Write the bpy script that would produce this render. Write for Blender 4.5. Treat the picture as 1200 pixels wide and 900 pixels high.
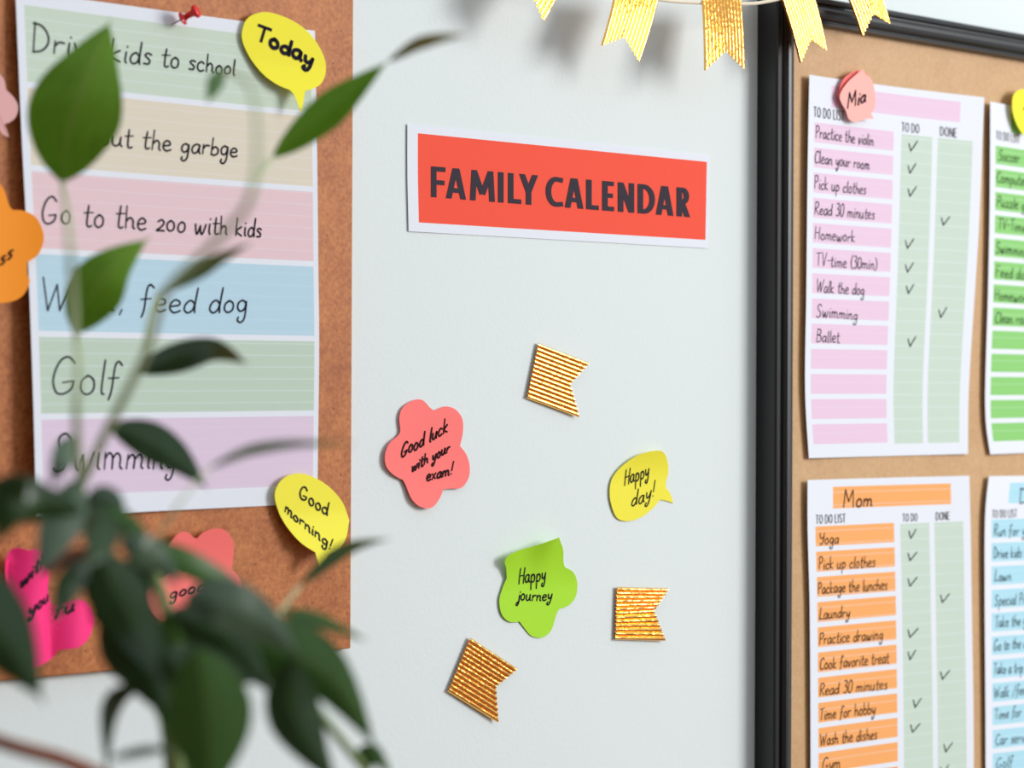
import bpy, bmesh, math, random
from mathutils import Vector, Matrix, noise
random.seed(7)
for o in list(bpy.data.objects): bpy.data.objects.remove(o, do_unlink=True)
sc = bpy.context.scene
C = sc.collection

# ------------------------------------------------------------------ camera
TH = math.radians(43.0); F = 2760.0; D = 1.166; ZC = 1.40; ROLL = .0042; PITCH = .0011
CAM = Vector((-D*math.tan(TH), -D, ZC))
fw0 = Vector((math.sin(TH), math.cos(TH), 0)); r0 = Vector((math.cos(TH), -math.sin(TH), 0)); u0 = Vector((0, 0, 1))
fw = (fw0 + u0*PITCH).normalized()
up_ = (u0 - fw0*PITCH).normalized()
rt = (r0 + up_*ROLL).normalized(); up = rt.cross(fw).normalized()
cd = bpy.data.cameras.new('camera'); cam = bpy.data.objects.new('camera', cd); C.objects.link(cam)
M4 = Matrix((rt, up, -fw)).transposed().to_4x4(); M4.translation = CAM
cam.matrix_world = M4
cd.sensor_width = 36; cd.lens = 36*F/1200; cd.clip_start = .02
cd.dof.use_dof = True; cd.dof.focus_distance = 1.58; cd.dof.aperture_fstop = 7.6
sc.camera = cam
sc.view_settings.view_transform = 'Standard'; sc.view_settings.look = 'None'
sc.view_settings.gamma = 1; sc.view_settings.use_curve_mapping = False
sc.view_settings.exposure = 0.07

# ------------------------------------------------------------------ world and lamps
w = bpy.data.worlds.new('world'); sc.world = w; w.use_nodes = True
w.node_tree.nodes['Background'].inputs[0].default_value = (.86, .94, 1.0, 1)
w.node_tree.nodes['Background'].inputs[1].default_value = .74
def area(name, loc, target, size, size_y, power, col):
    l = bpy.data.lights.new(name, 'AREA'); l.shape = 'RECTANGLE'; l.size = size; l.size_y = size_y
    l.energy = power; l.color = col
    o = bpy.data.objects.new(name, l); C.objects.link(o); o.location = loc
    o.rotation_euler = (Vector(target)-Vector(loc)).to_track_quat('-Z', 'Y').to_euler()
    return o
area('window_daylight', (2.1, -2.6, 2.3), (0, 0, 1.4), 1.25, 1.4, 88, (1, .98, .95))

# ------------------------------------------------------------------ geometry of the view
def ray(px, py):
    return fw*F + rt*(px-600) - up*(py-450)
def W(px, py, lift=0.0):
    d = ray(px, py); t = (-lift-CAM.y)/d.y
    return CAM + d*t
def at(px, py, depth):
    return CAM + ray(px, py)*(depth/F)

# ------------------------------------------------------------------ materials
def lin(c):
    c = c/255
    return c/12.92 if c <= .04045 else ((c+.055)/1.055)**2.4
def rgb(r, g, b, k=1.0): return (lin(r)*k, lin(g)*k, lin(b)*k, 1)
def mat(name, col, rough=.6, metal=0, spec=.5):
    m = bpy.data.materials.new(name); m.use_nodes = True
    b = m.node_tree.nodes['Principled BSDF']
    b.inputs['Base Color'].default_value = col; b.inputs['Roughness'].default_value = rough
    b.inputs['Metallic'].default_value = metal; b.inputs['Specular IOR Level'].default_value = spec
    return m
def N(m, t, **kw):
    n = m.node_tree.nodes.new(t)
    for k, v in kw.items(): setattr(n, k, v)
    return n
def L(m, a, b): m.node_tree.links.new(a, b)
def grain(m, scale, amount, bump=0.0, bscale=None, coord='Object', detail=4, stretch=None):
    b = m.node_tree.nodes['Principled BSDF']; col = tuple(b.inputs['Base Color'].default_value)
    tc = N(m, 'ShaderNodeTexCoord'); src = tc.outputs[coord]
    if stretch:
        mp = N(m, 'ShaderNodeMapping'); mp.inputs['Scale'].default_value = stretch; L(m, src, mp.inputs[0]); src = mp.outputs[0]
    n = N(m, 'ShaderNodeTexNoise'); n.inputs['Scale'].default_value = scale; n.inputs['Detail'].default_value = detail
    L(m, src, n.inputs['Vector'])
    mx = N(m, 'ShaderNodeMix', data_type='RGBA')
    mx.inputs[6].default_value = tuple(c*(1-amount) for c in col[:3])+(1,)
    mx.inputs[7].default_value = tuple(min(1, c*(1+amount)) for c in col[:3])+(1,)
    L(m, n.outputs[0], mx.inputs[0]); L(m, mx.outputs[2], b.inputs['Base Color'])
    if bump:
        n2 = N(m, 'ShaderNodeTexNoise'); n2.inputs['Scale'].default_value = bscale or scale; n2.inputs['Detail'].default_value = 3
        L(m, src, n2.inputs['Vector'])
        bp = N(m, 'ShaderNodeBump'); bp.inputs['Strength'].default_value = bump; bp.inputs['Distance'].default_value = .001
        L(m, n2.outputs[0], bp.inputs['Height']); L(m, bp.outputs[0], b.inputs['Normal'])
    return m
def paper(name, col, rough=.75, trans=0.0):
    m = mat(name, col, rough, spec=.25); grain(m, 220, .012, .06, 900)
    return m
def printed(name, col, period, amt=.35, line=(235, 240, 250)):
    """ink on paper with the faint pale bands a printer leaves"""
    m = paper(name, col); nt = m.node_tree; b = nt.nodes['Principled BSDF']
    src = b.inputs['Base Color'].links[0].from_socket
    uv = N(m, 'ShaderNodeUVMap'); sp = N(m, 'ShaderNodeSeparateXYZ'); L(m, uv.outputs[0], sp.inputs[0])
    a = N(m, 'ShaderNodeMath', operation='MULTIPLY'); a.inputs[1].default_value = 1/period; L(m, sp.outputs[1], a.inputs[0])
    f = N(m, 'ShaderNodeMath', operation='FRACT'); L(m, a.outputs[0], f.inputs[0])
    g = N(m, 'ShaderNodeMath', operation='LESS_THAN'); g.inputs[1].default_value = .10; L(m, f.outputs[0], g.inputs[0])
    h = N(m, 'ShaderNodeMath', operation='MULTIPLY'); h.inputs[1].default_value = amt; L(m, g.outputs[0], h.inputs[0])
    mx = N(m, 'ShaderNodeMix', data_type='RGBA'); mx.inputs[7].default_value = rgb(*line)
    L(m, h.outputs[0], mx.inputs[0]); L(m, src, mx.inputs[6]); L(m, mx.outputs[2], b.inputs['Base Color'])
    return m
def board(name, light, dark, speck):
    m = mat(name, light, .55, spec=.35); b = m.node_tree.nodes['Principled BSDF']
    tc = N(m, 'ShaderNodeTexCoord')
    n1 = N(m, 'ShaderNodeTexNoise'); n1.inputs['Scale'].default_value = 26; n1.inputs['Detail'].default_value = 8; n1.inputs['Roughness'].default_value = .7
    n2 = N(m, 'ShaderNodeTexNoise'); n2.inputs['Scale'].default_value = 420; n2.inputs['Detail'].default_value = 4
    n3 = N(m, 'ShaderNodeTexNoise'); n3.inputs['Scale'].default_value = 340; n3.inputs['Detail'].default_value = 2
    for n in (n1, n2, n3): L(m, tc.outputs['Object'], n.inputs['Vector'])
    ad = N(m, 'ShaderNodeMath', operation='ADD'); L(m, n1.outputs[0], ad.inputs[0]); L(m, n2.outputs[0], ad.inputs[1])
    r = N(m, 'ShaderNodeMapRange'); r.inputs['From Min'].default_value = .7; r.inputs['From Max'].default_value = 1.3; L(m, ad.outputs[0], r.inputs[0])
    mx = N(m, 'ShaderNodeMix', data_type='RGBA'); mx.inputs[6].default_value = dark; mx.inputs[7].default_value = light
    L(m, r.outputs[0], mx.inputs[0])
    s = N(m, 'ShaderNodeMapRange'); s.inputs['From Min'].default_value = .66; s.inputs['From Max'].default_value = .74; L(m, n3.outputs[0], s.inputs[0])
    s2 = N(m, 'ShaderNodeMath', operation='MULTIPLY'); s2.inputs[1].default_value = speck; L(m, s.outputs[0], s2.inputs[0])
    m2 = N(m, 'ShaderNodeMix', data_type='RGBA'); m2.inputs[7].default_value = rgb(90, 40, 20)
    L(m, s2.outputs[0], m2.inputs[0]); L(m, mx.outputs[2], m2.inputs[6]); L(m, m2.outputs[2], b.inputs['Base Color'])
    bp = N(m, 'ShaderNodeBump'); bp.inputs['Strength'].default_value = .12; bp.inputs['Distance'].default_value = .0006
    L(m, n2.outputs[0], bp.inputs['Height']); L(m, bp.outputs[0], b.inputs['Normal'])
    return m
K = 1.0
MW = mat('wall_paint', rgb(222, 231, 232), .7, spec=.3); grain(MW, 3, .012, .14, 300)
MFLOOR = mat('floor_wood', rgb(120, 82, 55), .5); grain(MFLOOR, 3, .25, 0, stretch=(1, 12, 1))
MB1 = board('brown_hardboard', rgb(202, 128, 70), rgb(156, 84, 40), .85)
MB2 = board('tan_hardboard', rgb(206, 168, 124), rgb(192, 150, 106), .1)
MBLACK = mat('black_lacquer', rgb(20, 21, 23), .36, spec=.5)
MWHITE = paper('white_paper', rgb(228, 233, 243))
MINK = mat('dark_ink', rgb(30, 28, 42), .8, spec=.1)
MINKB = mat('brown_black_ink', rgb(52, 24, 26), .8, spec=.1)
MTYPE = mat('printed_type', rgb(62, 56, 66), .8, spec=.1)
MROW = [printed('row_'+n, rgb(*c), .0245, a) for n, c, a in
        (('sage', (200, 216, 201), .28), ('beige', (222, 213, 196), .2), ('rose', (228, 200, 207), .2),
         ('sky', (184, 215, 232), .1), ('green', (190, 209, 194), .28), ('lilac', (222, 203, 225), .1))]
MPINK = printed('print_pink', rgb(230, 200, 224), .0333, .12)
MORANGE = printed('print_orange', rgb(246, 172, 104), .0333, .22)
MGREEN = printed('print_green', rgb(140, 204, 118), .0333, .15)
MBLUE = printed('print_blue', rgb(172, 219, 236), .0333, .15)
MSAGE = printed('print_sage', rgb(198, 216, 203), .0333, .25)
MRED = paper('print_red', rgb(244, 86, 64)); 
def notemat(name, c): return paper(name, rgb(*c), .6)
MYEL = notemat('note_yellow', (246, 236, 48)); MYEL2 = notemat('note_yellow_pale', (242, 232, 62))
MCORAL = notemat('note_coral', (255, 120, 116)); MPEACH = notemat('note_peach', (255, 184, 176))
MLIME = notemat('note_lime', (170, 226, 44)); MORG = notemat('note_orange', (255, 152, 26))
MMAG = notemat('note_magenta', (255, 50, 130)); MLP = notemat('note_light_pink', (242, 186, 186))
MPINR = mat('red_plastic', rgb(222, 22, 30), .25, spec=.6); MSTEEL = mat('steel', rgb(190, 192, 196), .25, 1)
MROPE = mat('cotton_string', rgb(232, 222, 200), .9); grain(MROPE, 900, .15)
def gold(name, col, rough):
    m = mat(name, col, rough, 1); b = m.node_tree.nodes['Principled BSDF']
    tc = N(m, 'ShaderNodeTexCoord'); n = N(m, 'ShaderNodeTexNoise'); n.inputs['Scale'].default_value = 520; n.inputs['Detail'].default_value = 3
    L(m, tc.outputs['Object'], n.inputs['Vector'])
    bp = N(m, 'ShaderNodeBump'); bp.inputs['Strength'].default_value = .13; bp.inputs['Distance'].default_value = .001
    L(m, n.outputs[0], bp.inputs['Height']); L(m, bp.outputs[0], b.inputs['Normal'])
    return m
MGOLD = gold('gold_foil', rgb(252, 192, 104), .17); 
def leafmat(name, c1, c2, rough=.4, trans=.25):
    m = mat(name, rgb(*c1), rough, spec=.5); nt = m.node_tree; b = nt.nodes['Principled BSDF']
    uv = N(m, 'ShaderNodeUVMap'); sp = N(m, 'ShaderNodeSeparateXYZ'); L(m, uv.outputs[0], sp.inputs[0])
    a = N(m, 'ShaderNodeMath', operation='ABSOLUTE'); L(m, sp.outputs[0], a.inputs[0])
    r = N(m, 'ShaderNodeMapRange'); r.inputs['From Min'].default_value = .0; r.inputs['From Max'].default_value = .16
    r.inputs['To Min'].default_value = 1; r.inputs['To Max'].default_value = 0; L(m, a.outputs[0], r.inputs[0])
    w2 = N(m, 'ShaderNodeTexNoise'); w2.inputs['Scale'].default_value = 6; L(m, uv.outputs[0], w2.inputs['Vector'])
    m1 = N(m, 'ShaderNodeMix', data_type='RGBA'); m1.inputs[6].default_value = rgb(*c1, .8); m1.inputs[7].default_value = rgb(*c1, 1.25); L(m, w2.outputs[0], m1.inputs[0])
    m2 = N(m, 'ShaderNodeMix', data_type='RGBA'); m2.inputs[7].default_value = rgb(*c2); L(m, r.outputs[0], m2.inputs[0]); L(m, m1.outputs[2], m2.inputs[6])
    L(m, m2.outputs[2], b.inputs['Base Color'])
    tr = N(m, 'ShaderNodeBsdfTranslucent'); L(m, m2.outputs[2], tr.inputs[0])
    ms = N(m, 'ShaderNodeMixShader'); ms.inputs[0].default_value = trans
    L(m, b.outputs[0], ms.inputs[1]); L(m, tr.outputs[0], ms.inputs[2]); L(m, ms.outputs[0], nt.nodes['Material Output'].inputs[0])
    return m
LEAF = {'bright': leafmat('leaf_bright', (128, 176, 46), (146, 184, 72), .5, .45),
        'mid': leafmat('leaf_mid', (66, 104, 42), (88, 124, 56), .38, .2),
        'dark': leafmat('leaf_dark', (38, 66, 30), (56, 86, 40), .32, .12),
        'grey': leafmat('leaf_greyish', (78, 100, 78), (90, 112, 86), .3, .15)}
MSTEMG = mat('green_stem', rgb(120, 142, 84), .6); grain(MSTEMG, 60, .12)
MSTEMP = mat('young_stem', rgb(176, 192, 148), .6); grain(MSTEMP, 60, .1)
MBARK = mat('woody_bark', rgb(140, 84, 60), .75); grain(MBARK, 90, .2, .3, 200)
MPOT = mat('glazed_pot', rgb(226, 224, 218), .35); grain(MPOT, 8, .03)
MSOIL = mat('potting_soil', rgb(62, 44, 32), .95); grain(MSOIL, 140, .5, .6, 200)

# ------------------------------------------------------------------ object helpers
def link(name, verts, faces, mats, parent=None, smooth=False, fmat=None, uvs=None, solid=0, off=1):
    me = bpy.data.meshes.new(name); me.from_pydata([tuple(v) for v in verts], [], faces)
    if not isinstance(mats, (list, tuple)): mats = [mats]
    for m in mats: me.materials.append(m)
    if fmat: me.polygons.foreach_set('material_index', fmat)
    if uvs:
        l = me.uv_layers.new(name='UVMap')
        for lp in me.loops: l.data[lp.index].uv = uvs[lp.vertex_index]
    if smooth: me.polygons.foreach_set('use_smooth', [True]*len(me.polygons))
    me.update()
    o = bpy.data.objects.new(name, me); C.objects.link(o)
    if parent: o.parent = parent
    if solid:
        s = o.modifiers.new('thickness', 'SOLIDIFY'); s.thickness = solid; s.offset = off
        if smooth: e_ = o.modifiers.new('crisp_edge', 'EDGE_SPLIT'); e_.split_angle = math.radians(45)
    return o
def recentre(o, p):
    """put the origin of a parentless mesh at p"""
    p = Vector(p); o.data.transform(Matrix.Translation(-p)); o.location = p
    return o
def tag(o, label, cat, group=None):
    o['label'] = label; o['category'] = cat
    if group: o['group'] = group
    return o
def struct(o): o['kind'] = 'structure'; return o
def empty(name, loc):
    o = bpy.data.objects.new(name, None); o.location = loc; o.empty_display_size = .02; C.objects.link(o); return o
def reparent(ch, root):
    ch.parent = root; ch.matrix_parent_inverse = Matrix.Translation(-Vector(root.location)); return ch
def boxmesh(x0, x1, y0, y1, z0, z1):
    v = [(x, y, z) for x in (x0, x1) for y in (y0, y1) for z in (z0, z1)]
    f = [(0, 1, 3, 2), (4, 6, 7, 5), (0, 4, 5, 1), (2, 3, 7, 6), (0, 2, 6, 4), (1, 5, 7, 3)]
    return v, f
def bevel(o, wd, seg=2):
    b = o.modifiers.new('bevel', 'BEVEL'); b.width = wd; b.segments = seg; b.limit_method = 'ANGLE'; return o
def catmull(pts, n=6, closed=False):
    P = [Vector(p) for p in pts]; out = []; m = len(P)
    if m < 3: return P
    rng = range(m) if closed else range(m-1)
    for i in rng:
        if closed: a, b, c, d = P[(i-1) % m], P[i], P[(i+1) % m], P[(i+2) % m]
        else: a, b, c, d = P[max(i-1, 0)], P[i], P[i+1], P[min(i+2, m-1)]
        for k in range(n):
            t = k/n
            out.append(.5*((2*b)+(c-a)*t+(2*a-5*b+4*c-d)*t*t+(3*b-a-3*c+d)*t*t*t))
    if not closed: out.append(P[-1])
    return out
def tube(pts, rad, sides=8):
    """verts, faces of a swept tube; rad a number or a list"""
    P = [Vector(p) for p in pts]; n = len(P); V = []; Fc = []
    if not isinstance(rad, (list, tuple)): rad = [rad]*n
    ref = Vector((.13, .31, .94))
    for i, p in enumerate(P):
        t = (P[min(i+1, n-1)]-P[max(i-1, 0)]).normalized()
        a = t.cross(ref).normalized(); b = t.cross(a)
        for k in range(sides):
            an = 2*math.pi*k/sides
            V.append(p+(a*math.cos(an)+b*math.sin(an))*rad[i])
    for i in range(n-1):
        for k in range(sides):
            k2 = (k+1) % sides
            Fc.append((i*sides+k, i*sides+k2, (i+1)*sides+k2, (i+1)*sides+k))
    Fc.append(tuple(range(sides))[::-1]); Fc.append(tuple((n-1)*sides+k for k in range(sides)))
    return V, Fc

# ------------------------------------------------------------------ room shell
v, f = boxmesh(-2.6, 3.4, 0, .12, 0, 2.7); struct(link('wall_back', v, f, MW))
v, f = boxmesh(-2.6, 3.4, -4.2, .12, -.08, 0); struct(link('floor', v, f, MFLOOR))

MTAUPE = mat('taupe_paint', rgb(104, 76, 56), .8); grain(MTAUPE, 4, .04)
v, f = boxmesh(-2.72, -2.6, -4.2, .12, 0, 2.7); struct(link('unseen_wall_left', v, f, MTAUPE))  # unseen wall, added dark for the gold foil to reflect and to shade the left
MCREAM = mat('cream_paint', rgb(196, 190, 180), .8); grain(MCREAM, 4, .03)
v, f = boxmesh(-2.72, .2, -4.32, -4.2, 0, 2.7); struct(link('unseen_wall_front', v, f, MCREAM))  # unseen partial wall behind the camera, added as a paler reflection for the foil

# ------------------------------------------------------------------ the stroke hand used for all pen writing
# each glyph: (advance, [strokes]); x to the right, baseline 0, x-height .5, capitals 1
G = {
'a': (.52, [[(.42,.42),(.28,.5),(.1,.38),(.06,.14),(.18,0),(.32,.1),(.42,.42)],[(.42,.46),(.4,.12),(.48,0)]]),
'b': (.5, [[(.1,.98),(.08,.02)],[(.09,.3),(.24,.48),(.4,.36),(.4,.12),(.24,0),(.08,.06)]]),
'c': (.46, [[(.4,.4),(.26,.5),(.1,.36),(.07,.16),(.2,0),(.4,.08)]]),
'd': (.54, [[(.4,.36),(.26,.48),(.1,.34),(.07,.12),(.2,0),(.36,.12),(.42,.4)],[(.46,.98),(.42,.3),(.44,0)]]),
'e': (.48, [[(.08,.24),(.36,.3),(.36,.44),(.22,.5),(.08,.34),(.08,.12),(.22,0),(.42,.08)]]),
'f': (.44, [[(.44,.86),(.32,.98),(.22,.8),(.16,.1),(.08,-.2)],[(.04,.44),(.36,.48)]]),
'g': (.52, [[(.4,.4),(.26,.5),(.1,.36),(.1,.14),(.22,.04),(.36,.16),(.42,.46)],[(.42,.46),(.38,-.2),(.24,-.42),(.1,-.34),(.14,-.2)]]),
'h': (.52, [[(.1,.98),(.08,0)],[(.08,.28),(.24,.48),(.38,.36),(.38,.1),(.46,0)]]),
'i': (.24, [[(.12,.48),(.1,.1),(.16,0)],[(.14,.68),(.15,.73)]]),
'j': (.34, [[(.24,.48),(.22,-.2),(.12,-.4),(.02,-.32),(.08,-.18),(.28,-.02)],[(.26,.68),(.27,.73)]]),
'k': (.5, [[(.1,.98),(.08,0)],[(.38,.5),(.1,.24),(.42,0)]]),
'l': (.24, [[(.14,.98),(.1,.12),(.18,0)]]),
'm': (.74, [[(.08,.48),(.07,0)],[(.08,.3),(.2,.48),(.32,.36),(.32,0)],[(.32,.3),(.46,.48),(.58,.36),(.58,.08),(.66,0)]]),
'n': (.52, [[(.08,.48),(.07,0)],[(.08,.28),(.24,.48),(.37,.36),(.37,.08),(.45,0)]]),
'o': (.5, [[(.24,.5),(.09,.36),(.08,.12),(.22,0),(.38,.12),(.38,.38),(.24,.5),(.18,.46)]]),
'p': (.52, [[(.1,.48),(.07,-.42)],[(.09,.32),(.24,.5),(.4,.36),(.38,.12),(.22,.02),(.09,.1)]]),
'r': (.42, [[(.08,.48),(.08,0)],[(.08,.26),(.2,.44),(.38,.44)]]),
's': (.42, [[(.36,.44),(.2,.5),(.1,.38),(.3,.2),(.26,.03),(.06,.04)]]),
't': (.4, [[(.2,.84),(.17,.12),(.26,0),(.36,.05)],[(.04,.52),(.38,.56)]]),
'u': (.54, [[(.08,.48),(.07,.14),(.18,0),(.34,.12),(.4,.48)],[(.4,.48),(.39,.1),(.47,0)]]),
'v': (.46, [[(.06,.48),(.18,0),(.2,0),(.38,.48)]]),
'w': (.68, [[(.06,.46),(.12,.04),(.2,.02),(.32,.4)],[(.32,.4),(.36,.04),(.46,.02),(.6,.48)]]),
'x': (.46, [[(.06,.48),(.38,0)],[(.38,.48),(.06,0)]]),
'y': (.5, [[(.08,.48),(.12,.16),(.22,.1),(.36,.26),(.42,.48)],[(.42,.48),(.34,-.14),(.2,-.42),(.06,-.34),(.14,-.18)]]),
'z': (.48, [[(.08,.42),(.24,.52),(.36,.4),(.26,.2),(.06,.02),(.2,.03),(.42,.02)]]),
'B': (.6, [[(.1,.98),(.08,0)],[(.08,.96),(.34,.94),(.42,.76),(.3,.56),(.1,.52)],[(.1,.52),(.42,.46),(.48,.2),(.32,.02),(.08,0)]]),
'C': (.58, [[(.52,.84),(.36,1),(.16,.82),(.08,.4),(.18,.06),(.34,0),(.52,.12)]]),
'D': (.64, [[(.1,1),(.08,0)],[(.04,.96),(.3,.92),(.5,.66),(.52,.34),(.34,.08),(.06,0)]]),
'F': (.54, [[(.1,1),(.08,0)],[(.08,.98),(.5,1)],[(.1,.52),(.42,.54)]]),
'G': (.68, [[(.56,.84),(.4,1),(.2,.84),(.07,.4),(.14,.06),(.32,0),(.5,.14),(.54,.34)],[(.3,.3),(.56,.36)]]),
'H': (.64, [[(.1,1),(.08,0)],[(.52,1),(.5,0)],[(.08,.5),(.52,.52)]]),
'K': (.58, [[(.1,1),(.08,0)],[(.5,1),(.1,.44),(.52,0)]]),
'L': (.52, [[(.14,1),(.08,.04),(.1,0),(.48,.02)]]),
'M': (.82, [[(.08,0),(.14,.98)],[(.14,.98),(.38,.3)],[(.38,.3),(.62,.98)],[(.62,.98),(.7,0)]]),
'P': (.52, [[(.1,1),(.08,0)],[(.06,.94),(.34,1),(.46,.78),(.34,.54),(.1,.46)]]),
'R': (.56, [[(.1,1),(.08,0)],[(.06,.94),(.34,1),(.46,.8),(.34,.56),(.1,.48)],[(.12,.48),(.48,0)]]),
'S': (.58, [[(.5,.86),(.34,1),(.16,.86),(.2,.6),(.42,.36),(.36,.06),(.16,0),(.04,.1)]]),
'T': (.58, [[(.3,.96),(.26,0)],[(.02,.92),(.56,1)]]),
'V': (.58, [[(.06,1),(.26,0)],[(.26,0),(.52,1)]]),
'W': (.88, [[(.06,1),(.22,0)],[(.22,0),(.44,.8)],[(.44,.8),(.54,0)],[(.54,0),(.82,1)]]),
'Y': (.58, [[(.08,1),(.12,.6),(.28,.5),(.46,.66)],[(.52,1),(.44,.3),(.28,-.02),(.1,.06)]]),
'0': (.5, [[(.26,1),(.1,.8),(.08,.2),(.22,0),(.4,.2),(.42,.8),(.26,1)]]),
'3': (.46, [[(.08,.92),(.26,1),(.38,.8),(.18,.56)],[(.18,.56),(.38,.44),(.36,.1),(.2,0),(.04,.08)]]),
'!': (.3, [[(.2,1),(.12,.3)],[(.09,.08),(.1,.03)]]), ',': (.3, [[(.14,.06),(.08,-.14)]]), '.': (.22, [[(.1,.05),(.11,.0)]]),
'-': (.4, [[(.06,.42),(.34,.44)]]), '(': (.34, [[(.28,1.02),(.12,.6),(.12,.2),(.26,-.1)]]), ')': (.34, [[(.06,1.02),(.24,.6),(.22,.2),(.06,-.1)]]),
'/': (.5, [[(.46,1),(.06,-.12)]]), ' ': (.36, []),
}
def stroke_quads(V, Fc, pts, hw):
    n = len(pts); base = len(V)
    for i, p in enumerate(pts):
        t = pts[min(i+1, n-1)]-pts[max(i-1, 0)]
        if t.length < 1e-9: t = Vector((1, 0))
        t.normalize(); nn = Vector((-t.y, t.x))
        e = Vector((0, 0))
        if i == 0: e = -t*hw*.5
        if i == n-1: e = t*hw*.5
        k = hw*(.75 if i in (0, n-1) else 1)
        V.append(p+e+nn*k); V.append(p+e-nn*k)
    for i in range(n-1):
        a = base+2*i; Fc.append((a, a+1, a+3, a+2))
class Surf:
    """a height field over the wall: lift(x,z) metres out of the wall face"""
    def __init__(s, lift): s.lift = lift
    def inv(s, px, py):
        l = .005
        for _ in range(12):
            p = W(px, py, l); l = s.lift(p.x, p.z)
        return Vector((p.x, p.z))
    def pos(s, q, e=0): return Vector((q[0], -s.lift(q[0], q[1])-e, q[1]))
class Pen:
    def __init__(s, surf): s.s = surf; s.parts = []; s.V = []; s.F = []
    def write(s, txt, p0, p1, h0, h1=None, wd=.0007, slant=.08, jit=.03, cap=None):
        h1 = h1 or h0; s.V = []; s.F = []; s.parts.append((s.V, s.F)); wd *= 1.32
        q0 = s.s.inv(*p0); q1 = s.s.inv(*p1); ex = q1-q0
        ey0 = s.s.inv(p0[0], p0[1]-h0)-q0; ey1 = s.s.inv(p1[0], p1[1]-h1)-q1
        r = random.Random(hash(txt) % 1 + len(txt)*7+ord(txt[0]))
        sz = lambda t: 1+(h1/h0-1)*t
        # advances shrink with the letter height
        tot = 0; n = len(txt); adv = []
        for i, ch in enumerate(txt):
            a = G[ch][0]*sz(i/max(1, n-1)); adv.append(a); tot += a
        cur = 0
        for i, ch in enumerate(txt):
            k = sz(i/max(1, n-1)); jy = r.uniform(-jit, jit); jk = 1+r.uniform(-.07, .07); sl = slant+r.uniform(-.05, .05)
            for st in G[ch][1]:
                pts = catmull([Vector((a, b)) for a, b in st], 5) if len(st) > 2 else [Vector(x) for x in st]
                out = []
                for p in pts:
                    gx = cur+(p.x+p.y*sl)*k; t = gx/tot
                    ey = ey0*(1-min(1, max(0, t)))+ey1*min(1, max(0, t))
                    out.append(q0+ex*t+ey*(p.y*jk+jy))
                stroke_quads(s.V, s.F, out, wd/2)
            cur += adv[i]
    def tick(s, px, py, k=1.0):
        s.V = []; s.F = []; s.parts.append((s.V, s.F))
        r = random.Random(int(px*7+py)); pts = [(-4, -3), (-2, 5), (-1.5, 5.5), (5+r.uniform(-1, 3), -5+r.uniform(-1, 1))]
        stroke_quads(s.V, s.F, catmull([s.s.inv(px+a*k, py+b*k) for a, b in pts], 4), .00052)
    def build(s, name, m, parent, e=.0003):
        for V, Fc in s.parts:
            reparent(link('tick_mark' if len(V) < 40 and name != 'handwriting' else name, [s.s.pos(q, e) for q in V], Fc, m), parent)
def arc(cx, cy, rx, ry, a0, a1, n=14): return [(cx+rx*math.cos(math.radians(a0+(a1-a0)*i/n)), cy+ry*math.sin(math.radians(a0+(a1-a0)*i/n))) for i in range(n+1)]
CAPW = {'F': 45, 'A': 64, 'M': 78, 'I': 18, 'L': 41, 'Y': 60, 'C': 54, 'E': 40, 'N': 54, 'D': 55, 'R': 46, 'T': 48, 'O': 60, 'S': 44, ' ': 22}
def cap_strokes(ch, w, a):
    """centre lines of a condensed capital 98 high and w wide, pen half width a"""
    l, r, b, t, m = a, w-a, a*.85, 98-a*.85, w/2
    return {'F': [[(l, 0), (l, 98)], [(l, t), (w, t)], [(l, 48), (w-3, 48)]],
    'A': [[(l, 0), (m-2, 98)], [(r, 0), (m+2, 98)], [(l+8, 27), (r-8, 27)]],
    'M': [[(l, 0), (l+5, 98)], [(l+5, 95), (m, 22)], [(m, 22), (r-5, 95)], [(r-5, 98), (r, 0)]],
    'I': [[(m, 0), (m, 98)]], 'L': [[(l, 0), (l, 98)], [(l, b), (w, b)]],
    'Y': [[(l, 98), (m, 42)], [(r, 98), (m, 42)], [(m, 50), (m, 0)]],
    'C': [[(w, t-3)]+arc(w*.62, 49, w*.62-a, 49-b, 80, 280, 18)+[(w, b+3)]],
    'E': [[(l, 0), (l, 98)], [(l, t), (w-1, t)], [(l, 51), (w-4, 51)], [(l, b), (w, b)]],
    'N': [[(l, 0), (l, 98)], [(l+1, 95), (r-1, 3)], [(r, 0), (r, 98)]],
    'D': [[(l, 0), (l, 98)], [(l, t), (w*.35, t)]+arc(w*.35, 49, w*.65-a, 49-b, 90, -90, 16)+[(l, b)]],
    'R': [[(l, 0), (l, 98)], [(l, t), (w*.45, t)]+arc(w*.45, 70, w*.48-a, 28-b, 90, -90, 12)+[(l, 42+b)], [(w*.42, 46), (r, 0)]],
    'T': [[(m, 0), (m, 98)], [(0, t), (w, t)]], 'O': [arc(m, 49, m-a, 49-b, 90, 450, 26)],
    'S': [arc(m, 74-a*.3, m-a, 24-b*.6, 40, 200, 10)+arc(m, 25+a*.3, m-a, 25-b*.6, 20, -150, 12)], ' ': []}[ch]
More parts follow.
